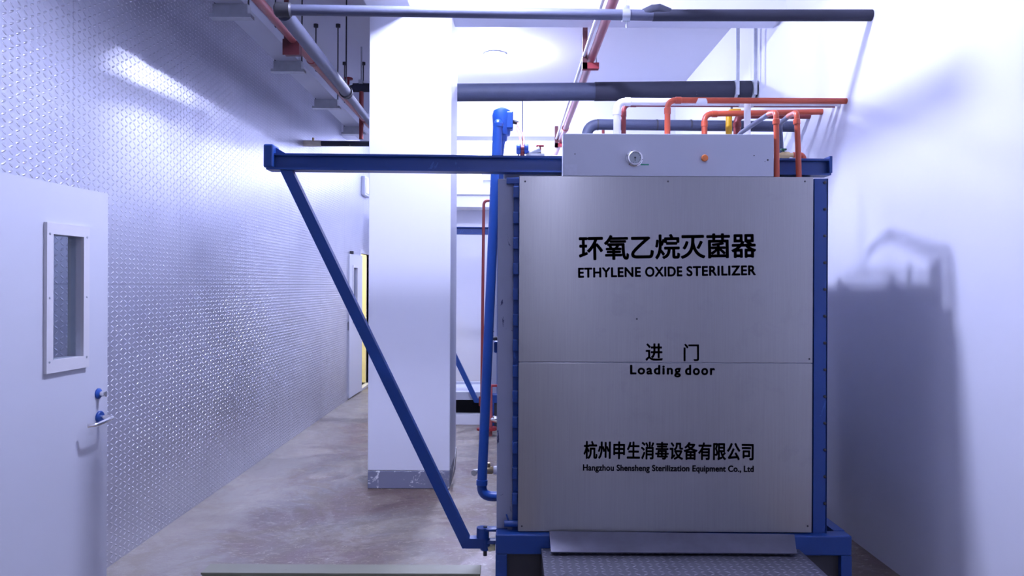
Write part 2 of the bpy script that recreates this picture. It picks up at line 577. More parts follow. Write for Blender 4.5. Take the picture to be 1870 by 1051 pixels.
# ------------------------------------------------------------------ left foreground door (open leaf lying back along the wall)
def door_one():
    A = P(197, 520, 3.68)
    A.z = 0
    d = Vector((-math.sin(R(4.3)), -math.cos(R(4.3)), 0))      # from free edge towards the hinges
    nrm = Vector((d.y, -d.x, 0)) * -1                         # out of the face, into the room
    if nrm.x < 0:
        nrm = -nrm
    t = thing('door_1', 'open grey door leaf with narrow window and blue-backed lever, left foreground', 'door', A, kind='structure')
    TOP, W, TH = 1.995, .98, .05

    def on_face(px, py):
        u, v = (px - CX) / F, -(py - CY) / F
        c, s = math.cos(ROLL), math.sin(ROLL)
        ray = Vector((u * c - v * s, 1, u * s + v * c))
        k = A.dot(nrm) / ray.dot(nrm)
        p = Vector((0, 0, EYE)) + ray * k
        return (p - A).dot(d), p.z

    def slab(mb, s0, s1, z0, z1, n0, n1):
        c = []
        for z in (z0, z1):
            for s, n in ((s0, n0), (s1, n0), (s1, n1), (s0, n1)):
                q = A + d * s + nrm * n
                c.append((q.x, q.y, z))
        mb.hexa(c)

    fs1, ftop = on_face(80, 404)
    fs0, fbot = on_face(157, 672)
    _, zt2 = on_face(157, 415)
    ftop = (ftop + zt2) / 2
    _, zb2 = on_face(78, 680)
    fbot = (fbot + zb2) / 2
    fw = .055
    g0, g1, gz0, gz1 = fs0 + fw * .75, fs1 - fw * .75, fbot + .055, ftop - .05
    m = MB()
    slab(m, 0, g0, .012, TOP, -TH, 0)
    slab(m, g1, W, .012, TOP, -TH, 0)
    slab(m, g0, g1, .012, gz0, -TH, 0)
    slab(m, g0, g1, gz1, TOP, -TH, 0)
    obj('leaf', m, DOOR_GREY, t)
    m = MB()
    for (a, b, z0, z1) in ((fs0, g0, fbot, ftop), (g1, fs1, fbot, ftop), (g0, g1, fbot, gz0), (g0, g1, gz1, ftop)):
        slab(m, a, b, z0, z1, 0.0, .016)
        slab(m, a, b, z0, z1, -TH - .016, -TH)
    wf = obj('window_frame', m, FRAME_GREY, t)
    m = MB()
    slab(m, g0, g1, gz0, gz1, -.028, -.022)
    obj('glass_pane', m, GLASS, wf)
    for s in (fs0 + .018, fs1 - .018):
        for z in (fbot + .05, (fbot + ftop) / 2, ftop - .05):
            q = A + d * s + nrm * .016
            obj('screw', MB().lathe((q.x, q.y, z), nrm, [(0, .006), (.002, .005), (.003, .001)], 10), GALV, wf)

    def pt(px, py, n=0.0):
        s, z = on_face(px, py)
        q = A + d * s + nrm * n
        return Vector((q.x, q.y, z))
    # lock
    p = pt(179, 718)
    o = obj('lock_cylinder', MB().lathe(p, nrm, [(0, .026), (.006, .026), (.012, .018), (.014, .012)]), BLUE_PIPE, t)
    obj('thumb_turn', MB().lathe(p + nrm * .012, nrm, [(0, .011), (.022, .012), (.028, .009)]).box(p.x + .02, p.x + .042, p.y - .006, p.y + .006, p.z - .016, p.z + .012, .003), CHROME, o)
    # lever handle
    p = pt(181, 761)
    o = obj('door_handle', MB().tube([p + nrm * .004, p + nrm * .075, p + nrm * .075 + d * .13 + Vector((0, 0, -.012)), p + nrm * .045 + d * .155 + Vector((0, 0, -.014))], .0095, 14, .02), CHROME, t)
    o['label'] = 'silver lever handle'
    obj('rosette', MB().lathe(p, nrm, [(0, .030), (.008, .030), (.012, .026), (.013, .01)]), BLUE_PIPE, o)['label'] = 'round blue rosette behind the lever'
    # hinges at the near edge
    for z in (.3, 1.0, 1.75):
        q = A + d * (W + .008)
        obj('hinge', MB().cyl((q.x, q.y, z - .05), (q.x, q.y, z + .05), .009), CHROME, t)
    # post that carries the hinges, beside the wall
    q = A + d * (W + .02)
    struct('trim_5', MB().box(XL, q.x + .02, q.y - .09, q.y - .004, 0, 2.06), DOOR_GREY, 'grey jamb that carries the open foreground door', 'door casing')


door_one()


def door_two():
    A = Vector((P(638.5, 520, 9.92).x, 9.92, 0))
    B = Vector((XL + .035, DY0 - .03, 0))
    t = thing('door_2', 'open grey door leaf beside the yellow-lit doorway at the far end', 'door', B, kind='structure')
    d = (B - A)
    L = d.length
    d = d / L
    nrm = Vector((d.y, -d.x, 0))

    def slab(mb, s0, s1, z0, z1, n0, n1):
        c = []
        for z in (z0, z1):
            for s, n in ((s0, n0), (s1, n0), (s1, n1), (s0, n1)):
                q = A + d * s + nrm * n
                c.append((q.x, q.y, z))
        mb.hexa(c)
    g0, g1 = .20, .42
    m = MB()
    slab(m, 0, g0, .02, 1.96, -.05, 0)
    slab(m, g1, L, .02, 1.96, -.05, 0)
    slab(m, g0, g1, .02, 1.05, -.05, 0)
    slab(m, g0, g1, 1.78, 1.96, -.05, 0)
    obj('leaf', m, DOOR_GREY, t)
    m = MB()
    slab(m, g0, g1, 1.05, 1.78, -.03, -.02)
    obj('glass_pane', m, simple('dim pane', (0.09, 0.10, 0.15), 0.15), t)
    m = MB()
    for a, b, z0, z1 in ((g0 - .03, g0, 1.02, 1.81), (g1, g1 + .03, 1.02, 1.81), (g0, g1, 1.02, 1.05), (g0, g1, 1.78, 1.81)):
        slab(m, a, b, z0, z1, 0, .012)
    obj('window_frame', m, FRAME_GREY, t)
    m = MB()
    slab(m, -.003, 0, .93, 1.05, -.04, -.012)
    obj('latch_plate', m, STEEL_DARK, t)
    m = MB()
    slab(m, .10, .15, 1.96, 2.0, -.03, .02)
    obj('door_closer', m, STEEL_DARK, t)


door_two()

q = P(669, 342, 11.0)
b = MB().box(XL, XL + .06, 10.75, 11.15, q.z - .14, q.z + .14, .01)
t = thing('wall_box', 'small grey box high on the left wall above the far doorway', 'box', (XL, 10.95, q.z))
obj('enclosure', b, LIGHT_GREY, t)
obj('cover', MB().box(XL + .06, XL + .07, 10.78, 11.12, q.z - .11, q.z + .11, .004), FRAME_GREY, t)


# ------------------------------------------------------------------ lettering
def text_mb(body, cx, cy, wpx, hpx, Y, ang, offset, spacing=1.0, thick=.0012):
    """lettering fitted to wpx x hpx photo pixels on a plane facing the viewer at distance Y"""
    cu = bpy.data.curves.new('lettering', 'FONT')
    cu.body = body
    cu.space_character = spacing
    cu.extrude = 0.01
    o = bpy.data.objects.new('lettering_source', cu)
    COL.objects.link(o)
    bpy.context.view_layer.update()
    me = bpy.data.meshes.new_from_object(o.evaluated_get(bpy.context.evaluated_depsgraph_get()))
    bpy.data.objects.remove(o)
    vs = [v.co.copy() for v in me.vertices]
    fs = [tuple(p.vertices) for p in me.polygons]
    bpy.data.meshes.remove(me)
    bpy.data.curves.remove(cu)
    x0, x1 = min(v.x for v in vs), max(v.x for v in vs)
    y0, y1 = min(v.y for v in vs), max(v.y for v in vs)
    s = Y / F
    C = P(cx, cy, Y)
    ca_, sa = math.cos(ang + ROLL), math.sin(ang + ROLL)
    out = []
    for v in vs:
        a = ((v.x - x0) / (x1 - x0) - .5) * wpx * s
        b_ = ((v.y - y0) / (y1 - y0) - .5) * hpx * s
        out.append((C.x + a * ca_ - b_ * sa, Y - (0 if v.z < 0 else thick) + .0004, C.z + a * sa + b_ * ca_))
    mb = MB()
    k = offset * (wpx if len(body) < 3 else hpx) * s
    for i, (p, q) in enumerate(((0, 0), (1, 0), (-1, 0), (0, 1), (0, -1), (.7, .7), (-.7, .7), (.7, -.7), (-.7, -.7))):
        mb._add([(x + p * k, y, z + q * k) for x, y, z in out], fs)
        if not offset:
            break
    return mb


# ------------------------------------------------------------------ the sterilizers
YF = 3.55


def sterilizer(dx, dy, label, full):
    root = thing('sterilizer', label, 'sterilizer', (.72 + dx, YF + 1.4 + dy, 0))

    class Off(MB):
        def done(self):
            o = Vector((dx, dy, 0))
            self.v = [v + o for v in self.v]
            return self

    def part(name, mb, mat, parent=None):
        return obj(name, mb.done(), mat, parent or root)

    s = YF / F
    x0, x1 = P(947, 650, YF).x, P(1484, 650, YF).x
    zt, zb, zs = P(1215, 322, YF).z, P(1215, 971, YF).z, P(1215, 662, YF).z
    # door with two stainless sheets
    door = part('door_panel', Off().box(x0 + .006, x1 - .006, YF + .006, YF + .06, zb + .004, zt - .004), LIGHT_GREY)
    part('cladding_sheet', Off().box(x0, x1, YF, YF + .012, zs + .0018, zt, .002), STAINLESS, door)
    part('cladding_sheet', Off().box(x0, x1, YF + .0015, YF + .012, zb, zs - .0018, .002), STAINLESS, door)
    if full:
        tx = [('title_characters', [('环氧乙烷灭菌器', 1219, 450, 322, 44, .9, .027, 1.0)]),
              ('title_word', [('ETHYLENE', 1113, 497, 113, 16.6, .8, .052, 1.08)]),
              ('title_word', [('OXIDE', 1212, 495.6, 66.5, 17, .8, .052, 1.08)]),
              ('title_word', [('STERILIZER', 1317, 494, 125, 17, .8, .052, 1.08)]),
              ('door_character', [('进', 1194.5, 642.5, 30, 30.5, 0, .026, 1.0)]),
              ('door_character', [('门', 1262.4, 643, 27, 30.5, 0, .022, 1.0)]),
              ('door_word', [('Loading', 1197, 677.2, 91, 21, -.2, .042, 1.22)]),
              ('door_word', [('door', 1278.5, 675.2, 53, 17, -.2, .050, 1.22)]),
              ('maker_characters', [('杭州申生消毒设备有限公司', 1221, 822.5, 309, 31.5, -.6, .026, 1.06)]),
              ('maker_words', [('Hangzhou Shensheng Sterilization Equipment Co., Ltd', 1220.5, 856, 311, 14.3, -.5, .034, 1.04)])]
        for nm, items in tx:
            mb = Off()
            for body, cx, cy, wp, hp, an_, of, spc in items:
                q = text_mb(body, cx, cy, wp, hp, YF, R(an_), of, spc)
                mb._add(q.v, q.f)
            part(nm, mb, INK, door)
        for px, py in ((959, 331), (1220, 331), (1470, 331), (1163, 582), (1478, 655), (1475, 960), (953, 960)):
            q = P(px, py, YF)
            part('rivet', Off().lathe(q + Vector((0, .0005, 0)), (0, -1, 0), [(0, .0045), (.002, .004), (.003, .001)], 12), STEEL_DARK, door)
    # chamber
    bx0, bx1, by0, by1, bz0, bz1 = -.045, 1.50, YF + .16, YF + 2.75, .36, 2.17
    cb_ = Off().box(bx0, bx1, by0, by1, bz0, bz1, .01)
    part('chamber_body', cb_, GREY_PAINT)
    for k in range(5):
        yy = by0 + .25 + k * .5
        part('stiffener_rib', Off().box(bx0 - .028, bx0, yy, yy + .05, bz0, bz1), BLUE)
        part('stiffener_rib', Off().box(bx1, bx1 + .03, yy, yy + .05, bz0, bz1), BLUE)
    # front frame: grey flange on the left, blue post on the right, blue strip with locking blocks
    gx0, gx1 = P(908, 650, YF + .07).x, P(937, 650, YF + .07).x
    part('flange_plate', Off().box(gx0, gx1, YF + .07, YF + .17, zb - .02, zt - .005, .002), SCRATCHED)['label'] = 'grey painted flange with dark scratches'
    part('locking_strip', Off().box(gx1, x0 + .006, YF + .05, YF + .16, zb - .02, zt, .001), BLUE)
    part('corner_block', Off().box(P(925, 330, YF + .05).x, x0 + .004, YF + .04, YF + .07, P(925, 333, YF).z, P(925, 322, YF).z, .002), BLUE)
    if full:
        z = zt - .075
        while z > zb + .05:
            part('locking_block', Off().box(gx1 - .002, x0 - .001, YF + .018, YF + .052, z - .028, z + .028, .004), BLUE)
            z -= .1235
        q = P(929, 959, YF)
        part('locking_pin', Off().cyl(q + Vector((-.022, .03, 0)), q + Vector((.05, .03, 0)), .016).tube([q + Vector((.0, .03, .01)), q + Vector((-.012, .03, .045))], .004, 8), BLUE)
    px0, px1 = P(1488, 650, YF).x, P(1513, 650, YF).x
    post = part('frame_post', Off().box(px0, px1, YF + .012, YF + .03, zb - .03, zt - .005, .002).box(px1 - .006, px1, YF + .012, YF + .14, zb - .03, zt - .005).box(x1 + .004, px0 + .012, YF + .035, YF + .15, zb - .03, zt - .005), BLUE)
    if full:
        for i in range(13):
            q = P(1506, 333 + 48.8 * i, YF + .012)
            part('bolt', Off().lathe(q, (0, -1, 0), [(0, .0075), (.005, .0075), (.007, .004), (.0075, .001)], 8), STEEL_DARK, post)
    # overhead swing rail: channel section open towards the viewer
    YR = YF + .075
    prof_w, lip = .085, .010
    A, B = P(486, 294, YR), P(1518, 304.5, YR)
    hh = 15.0 * YR / F
    prof = [(0, -hh), (prof_w, -hh), (prof_w, hh), (0, hh), (0, hh - lip), (prof_w - .055, hh - lip - .002), (prof_w - .055, -hh + lip + .002), (0, -hh + lip)]
    rl = Off().sweep([(-a, b) for a, b in prof], A, B)
    part('swing_rail', rl, BLUE)
    q0, q1 = P(482, 263, YR), P(500, 306, YR)
    es = Off().box(q0.x, q1.x, YR - .012, YR + .09, q1.z, q0.z, .008)
    part('end_stop', es, BLUE)
    g0, g1 = P(500, 267, YR), P(522, 279, YR)
    part('gusset', Off().prism([(g0.x, g0.z), (g0.x, g1.z - .003), (g1.x, g1.z - .003)], YR + .03, YR + .045), BLUE)
    q0, q1 = P(1519, 286, YR), P(1519, 320, YR)
    part('end_plate', Off().box(q0.x - .012, q0.x + .002, YR - .004, YR + .088, q1.z + .012, q0.z + .003, .002), BLUE)
    # brace and its foot
    top_l, top_r = P(509, 309, YR), P(531, 309, YR)
    bot_l, bot_r = P(844, 1003, YR), P(857, 985, YR)
    foot_r0, foot_r1 = P(882, 985, YR), P(882, 1003, YR)
    ys0, ys1 = YR + .015, YR + .065
    poly = [(top_l.x, top_l.z), (top_r.x, top_r.z), (bot_r.x, bot_r.z), (foot_r0.x, foot_r0.z), (foot_r1.x, foot_r1.z), (bot_l.x, bot_l.z)]
    part('brace', Off().prism(poly, ys0, ys1), BLUE)
    # hinge
    hp = P(886, 985, YR + .04)
    zz = lambda y: P(886, y, YR).z
    hg = part('hinge', Off().cyl((hp.x - .012, hp.y, zz(986)), (hp.x - .012, hp.y, zz(967)), .031).box(hp.x - .012, -.02, hp.y - .028, hp.y + .028, zz(972), zz(967.5), .003), BLUE)
    part('hinge_pin', Off().cyl((hp.x, hp.y, zz(1019)), (hp.x, hp.y, zz(965)), .0095), STEEL_DARK, hg)
    part('hinge_knuckle', Off().cyl((hp.x, hp.y, zz(1008)), (hp.x, hp.y, zz(986)), .024).box(hp.x, -.02, hp.y - .02, hp.y + .02, zz(996), zz(989), .002), BLUE, hg)
    part('hinge_wedge', Off().prism([(hp.x + .014, zz(1001)), (hp.x + .05, zz(998)), (hp.x + .05, zz(1006)), (hp.x + .018, zz(1008))], hp.y - .03, hp.y + .02), simple('yellow bush', (0.75, 0.68, 0.36), 0.5), hg)
    # base
    zb1, zb0 = P(1200, 977, YF - .03).z, P(1200, 1013, YF - .03).z
    lx0, lx1 = P(905, 1000, YF - .03).x, P(926, 1000, YF - .03).x
    rx0, rx1 = P(1536, 1000, YF - .03).x, P(1556, 1000, YF - .03).x
    bs_ = Off().box(lx0, rx1, YF - .03, YF + .05, zb0, zb1, .006).box(lx0, rx1, YF + 2.6, YF + 2.68, zb0, zb1, .006)
    bs_.box(lx0, lx1, YF + .05, YF + 2.6, zb0, zb1).box(rx0, rx1, YF + .05, YF + 2.6, zb0, zb1)
    part('base_frame', bs_, BLUE)
    part('shade_skirt', Off().box(lx1, rx0, YF + .0, YF + .012, .004, zb0), STEEL_DARK)  # dark sheet added to stand in for the shade under the machine
    for lx, hx in ((lx0, lx1), (rx0, rx1)):
        for yy in (YF - .03, YF + 2.6):
            part('leg', Off().box(lx, hx, yy, yy + .08, 0, zb0, .003), BLUE)
    if full:
        # header box with gauge and knob, standing on the top edge of the door
        hb0, hb1 = P(1028, 243, YF + .002), P(1413, 321, YF + .002)
        hz0, hz1 = zt + .001, P(1220, 244, YF).z
        hy = YF + .002
        box = part('header_box', Off().box(hb0.x, hb1.x, hy, YF + .07, hz0, hz1, .003), LIGHT_GREY)
        box['label'] = 'light grey control header box'
        c = P(1158.5, 289, hy)
        gz = part('pressure_gauge', Off().lathe(c, (0, -1, 0), [(0, .040), (.004, .040), (.006, .036), (.02, .035), (.024, .033), (.0245, .029), (.021, .028)], 36), CHROME)
        part('dial', Off().lathe(c + Vector((0, -.0212, 0)), (0, -1, 0), [(0, .0285), (.0006, .0285)], 30), DIAL, gz)
        part('needle', Off().box(c.x - .0012, c.x + .0012, c.y - .0235, c.y - .0225, c.z - .017, c.z + .004).box(c.x - .004, c.x + .004, c.y - .0236, c.y - .0224, c.z - .003, c.z + .003), INK, gz)
        tk = Off()
        for k in range(11):
            a = R(-225 + 27 * k + 180)
            tk.box(c.x + .0245 * math.sin(a) - .0008, c.x + .0245 * math.sin(a) + .0008, c.y - .0229, c.y - .0222, c.z + .0245 * math.cos(a) - .0016, c.z + .0245 * math.cos(a) + .0016)
        part('scale_marks', tk, INK, gz)
        for a in (100, 220, 340):
            part('mounting_screw', Off().lathe(c + Vector((.0375 * math.sin(R(a)), -.004, .0375 * math.cos(R(a)))), (0, -1, 0), [(0, .003), (.002, .002)], 8), STEEL_DARK, gz)
        c = P(1286, 289, hy)
        part('orange_knob', Off().lathe(c, (0, -1, 0), [(0, .014), (.003, .0155), (.012, .0165), (.016, .014), (.017, .006)], 20), KNOB)['label'] = 'round orange push knob'
        a, b_ = P(1170, 299.2, hy), P(1185, 301.6, hy)
        part('green_tape', Off().box(a.x, b_.x, hy - .0008, hy + .0004, b_.z, a.z), GREEN, box)
        a, b_ = P(1032, 300, hy), P(1054, 319, hy)
        stc = part('rating_sticker', Off().box(a.x, b_.x, hy - .0008, hy + .0004, b_.z, a.z), STICKER, box)
        for px, py, rr in ((1050, 281, .003), (1377, 284, .003), (1402, 292, .0045), (1397, 295, .002)):
            c = P(px, py, hy)
            part('screw_hole', Off().lathe(c + Vector((0, .0004, 0)), (0, -1, 0), [(0, rr), (.001, rr)], 10), STEEL_DARK, box)
    return root


sterilizer(0, 0, 'blue-framed steel sterilizer in front with stainless lettered loading door and swing rail', True)
sterilizer(-.17, 4.5, 'second blue-framed sterilizer behind, seen in the gap right of the pillar', False)


# ------------------------------------------------------------------ loading platform, loose plate and floor sill
pf = thing('loading_platform', 'low steel tread plate platform in front of the loading door', 'platform', (.75, 2.95, 0))
dz = .30
da, db = P(988, 985, YF).x, P(1454, 994, 3.55).x
obj('deck', MB().box(da, db, 2.35, 3.515, dz - .006, dz), DECK, pf)
obj('side_rail', MB().box(da, da + .035, 2.35, 3.51, dz - .08, dz - .006), STEEL_DARK, pf)
obj('side_rail', MB().box(db - .035, db, 2.35, 3.51, dz - .08, dz - .006), STEEL_DARK, pf)
for x in (da, db - .04):
    for y in (2.37, 3.44):
        obj('leg', MB().box(x, x + .04, y, y + .04, 0, dz - .08), STEEL_DARK, pf)
fa, fb = P(1006, 1005, 3.43), P(1453, 1014, 3.43)
ra, rb = P(1003, 968, 3.537), P(1450, 981, 3.537)
tp = MB()
lo = [Vector((fa.x, 3.42, dz + .012)), Vector((fb.x, 3.42, dz + .010)), Vector((rb.x, 3.537, .3585)), Vector((ra.x, 3.537, .369))]
tp.hexa(lo + [v + Vector((0, -.004, .007)) for v in lo])
tag(obj('bridge_plate', tp, PLATE_GREY), 'thin loose steel plate sloping from the door sill onto the tread plate platform', 'steel plate')

sl = thing('floor_sill', 'low olive-cream painted sill strip lying across the floor at the bottom edge', 'sill', (-.87, 3.82, 0))
sz = .08
obj('top_strip', MB().box(-1.58, -.155, 3.765, 3.885, sz - .012, sz, .003), GREEN_SILL, sl)
obj('front_web', MB().box(-1.578, -.157, 3.70, 3.765, 0, sz - .03), GREEN_SILL, sl)
obj('core', MB().box(-1.575, -.16, 3.77, 3.88, 0, sz - .012), GREEN_SILL, sl)

# platform of the far machine
fp = thing('low_bench', 'low grey-topped bench with pale plinth and dark gap beside the second sterilizer', 'bench', (-.55, 8.5, 0))
obj('plinth', MB().box(-.95, -.29, 8.2, 8.30, 0, .115), WHITE_METAL, fp)
obj('top', MB().box(-.95, -.29, 8.22, 8.9, .27, .36, .004), LIGHT_GREY, fp)
for x in (-.93, -.36):
    obj('leg', MB().box(x, x + .05, 8.5, 8.55, 0, .27), STEEL_DARK, fp)
obj('back_panel', MB().box(-.95, -.29, 8.88, 8.90, 0, .27), STEEL_DARK, fp)
obj('rim', MB().box(-.95, -.29, 8.86, 8.9, .36, .385), LIGHT_GREY, fp)

# ledge and box on the end wall
lg = thing('wall_ledge', 'white boxed ledge along the end wall under the far beam', 'ledge', (.3, 11.2, 2.66))
obj('ledge_box', MB().box(-1.6, XR, 10.95, Y1, 2.70, 2.88, .006), WHITE_METAL, lg)
obj('top_board', MB().box(-1.6, XR, 10.90, Y1, 2.88, 3.0, .006), WHITE, lg)
sb = thing('storage_box', 'pale lidded box standing on the end wall ledge beside the blue pipe', 'box', (-.28, 11.1, 3.0))
obj('container', MB().box(-.44, -.10, 10.95, 11.25, 3.0, 3.10, .01), LIGHT_GREY, sb)
obj('lid', MB().box(-.46, -.08, 10.93, 11.27, 3.10, 3.22, .015), WHITE_METAL, sb)


# ------------------------------------------------------------------ pipes under the ceiling
# black pipe across the top of the picture, with its return run along the left wall
y1 = 4.31
pr = Vector((XR - .001, y1, P(1588, 28, y1).z))
pl_ = P(516, 18, y1)
t = thing('insulated_pipe', 'long black pipe crossing the top of the view from right wall to left', 'pipe', (.3, y1, 3.1))
jn = P(1192, 28, y1)
obj('dark_section', MB().tube([jn, pr], .033, 18), BLACK_FOAM, t)
ex = Vector((pl_.x, y1, pl_.z))
obj('grey_section', MB().tube([ex, jn], .031, 18), GREY_PIPE, t)['label'] = 'smooth grey-blue sleeve, left half'
obj('elbow', MB().lathe(ex + Vector((-.045, 0, 0)), (1, 0, 0), [(0, .03), (.01, .042), (.09, .042), (.1, .032)]), STEEL_DARK, t)
k = P(1143, 28, y1)
cl = obj('pipe_clamp', MB().lathe(k + Vector((-.022, 0, 0)), (1, 0, 0), [(0, .037), (.044, .037)]).box(k.x - .02, k.x + .02, y1 - .012, y1 + .012, k.z + .03, k.z + .055, .004), GALV, t)
obj('hanger_rod', MB().cyl((k.x, y1, k.z + .05), (k.x, y1, H), .004, 8).cyl((k.x + .002, y1, k.z - .075), (k.x + .002, y1, k.z - .03), .004, 8), GALV, cl)
k = P(1198, 22, y1)
sd = obj('pipe_saddle', MB().tube([k + Vector((-.07, 0, -.012)), k + Vector((-.02, 0, .006)), k + Vector((.015, 0, .010)), k + Vector((.08, 0, -.010))], [.030, .036, .037, .030], 16), BLACK_FOAM, t)
obj('hanger_strap', MB().box(k.x - .016, k.x + .016, y1 - .004, y1 + .004, k.z + .03, H), PVC, sd)

e1 = P(676, 243, 7.2)
t = thing('return_pipe', 'grey insulated pipe running away along the left wall from the black cross pipe', 'pipe', (ex.x, 6, 3.1))
m1 = P(632, 168, 6.25)
s0 = ex + Vector((0, .03, -.01))
obj('thick_section', MB().tube([s0, m1], .045, 18), GREY_PIPE, t)
obj('thin_section', MB().tube([m1, m1 + (m1 - s0).normalized() * 3.1], .034, 16), GREY_PIPE, t)
fl_ = obj('flange_joint', MB().lathe(m1 - (m1 - s0).normalized() * .03, (m1 - s0), [(0, .045), (.0, .056), (.025, .056), (.03, .04), (.05, .04), (.055, .052), (.075, .052)]), STEEL_DARK, t)
obj('hanger_rod', MB().cyl((m1.x, m1.y, m1.z + .04), (m1.x + .0, m1.y, H), .006, 8), STEEL_DARK, fl_)

# red pipe alongside
t = thing('red_pipe', 'red pipe running away along the left wall just under the grey return pipe', 'pipe', (-1.46, 6, 3.1))
ra_, rb_ = Vector((-1.53, 3.4, 1.55 + 1.70)), Vector((-1.53, 9.48, 1.55 + 1.70))
obj('pipe_run', MB().tube([ra_, rb_], .03, 14), PINK, t)
for yy in (5.6, 7.6):
    obj('coupling', MB().lathe((-1.53, yy, 3.25), (0, 1, 0), [(0, .036), (.07, .036)]), RED, t)
hg = thing('pipe_hanger', 'shade-darkened red channel hanger holding the red pipe near the left wall', 'hanger', (-1.55, 5.16, H))
obj('strap', MB().box(-1.60, -1.57, 5.16, 5.18, 3.20, H), RED_SHADED, hg)
obj('foot', MB().box(-1.60, -1.49, 5.14, 5.22, 3.155, 3.218), RED_SHADED, hg)
obj('clip_plate', MB().box(-1.60, -1.485, 5.13, 5.138, 3.14, 3.25), RED_SHADED, hg)

# slim cable tray with trapeze brackets along the left wall
t = thing('cable_tray', 'pale galvanised cable tray hung along the left wall below the ceiling', 'cable tray', (-1.8, 6, 3.3))
tr = MB()
tr.box(-1.86, -1.68, 3.6, 9.4, 3.30, 3.304).box(-1.86, -1.857, 3.6, 9.4, 3.304, 3.36).box(-1.683, -1.68, 3.6, 9.4, 3.304, 3.36)
obj('trough', tr, LIGHT_GREY, t)
for yy in (4.62, 5.8, 7.0, 8.2):
    br = obj('bracket', MB().box(-1.88, -1.66, yy, yy + .06, 3.235, 3.30, .002).box(-1.90, -1.64, yy - .004, yy + .064, 3.215, 3.237), GALV, t)
    for xx in (-1.875, -1.665):
        obj('hanger_rod', MB().cyl((xx, yy + .03, 3.30), (xx, yy + .03, H), .006, 8).lathe((xx, yy + .03, H), (0, 0, -1), [(0, .022), (.03, .022), (.035, .008)], 10), STEEL_DARK, br)

# big insulated pipe
y2 = 6.36
a, b_ = P(640, 169, y2), P(1383, 165, y2)
a.x = -.80
b_.x = XR - .002
t = thing('insulated_pipe', 'thick black insulated pipe crossing behind the pillar below the lamp', 'pipe', (.6, y2, 3.2))
j = P(1088, 168, y2)
zz_ = lambda x: a.z + (b_.z - a.z) * (x - a.x) / (b_.x - a.x)
j.z = zz_(j.x)
obj('blue_section', MB().tube([a, j], .076, 22), BLUE_FOAM, t)
obj('black_section', MB().tube([j + Vector((-.01, 0, 0)), Vector((b_.x - .06, y2, b_.z)), b_], [.081, .081, .076], 22), BLACK_FOAM, t)
for px in (1341, 1373):
    x = P(px, 100, y2).x
    st_ = obj('hanger_strut', MB().box(x - .014, x + .014, y2 - .105, y2 - .09, zz_(x) - .06, H), GALV, t)
    obj('strap', MB().lathe((x - .014, y2, zz_(x)), (1, 0, 0), [(0, .088), (.028, .088)]), GALV, st_)
k = P(954, 240, y2)
obj('drop_rod', MB().cyl((k.x, y2, k.z - .15), (k.x, y2, zz_(k.x) - .05), .004, 8), STEEL_DARK, t)

# short pipe with valve left of the pillar
y3 = 7.7
a, b_ = P(645, 160, y3), P(690, 160, y3)
t = thing('short_pipe', 'short black pipe with a small red valve left of the pillar top', 'pipe', a)
obj('insulation', MB().tube([a, b_ + Vector((.4, 0, 0))], .046, 16), BLACK_FOAM, t)
vv = obj('valve_body', MB().lathe(a + Vector((-.10, 0, 0)), (1, 0, 0), [(0, .035), (.015, .045), (.03, .03), (.06, .022), (.1, .03)]), STEEL_DARK, t)
obj('hand_wheel', MB().lathe(a + Vector((-.05, 0, .03)), (0, 0, 1), [(0, .012), (.05, .012), (.055, .045), (.07, .045)]), RED_BRIGHT, vv)
k = P(660, 160, y3)
obj('red_drop', MB().cyl((k.x, y3, P(660, 210, y3).z - .25), (k.x, y3, k.z - .03), .022), RED, t)
obj('top_clamp', MB().box(k.x - .02, k.x + .02, y3 - .05, y3 + .05, k.z + .03, k.z + .07).cyl((k.x, y3, k.z + .05), (k.x, y3, H), .008, 8), GALV, t)

# low thin pipe out of the left wall
y4 = 7.8
k = P(600, 262, y4)
t = thing('wall_pipe', 'thin dark pipe leaving the left wall in a cream sleeve above the rail end', 'pipe', (XL, y4, k.z))
obj('dark_run', MB().tube([(P(585, 262, y4).x, y4, k.z), (-.8, y4, k.z)], .029, 14), BLACK_FOAM, t)
sv = obj('cream_sleeve', MB().tube([(XL, y4, k.z), (P(587, 262, y4).x, y4, k.z)], .033, 14), CREAM, t)
obj('bleed_screw', MB().cyl((P(572, 262, y4).x, y4, k.z + .03), (P(572, 262, y4).x, y4, k.z + .06), .012, 10), BRASS, sv)

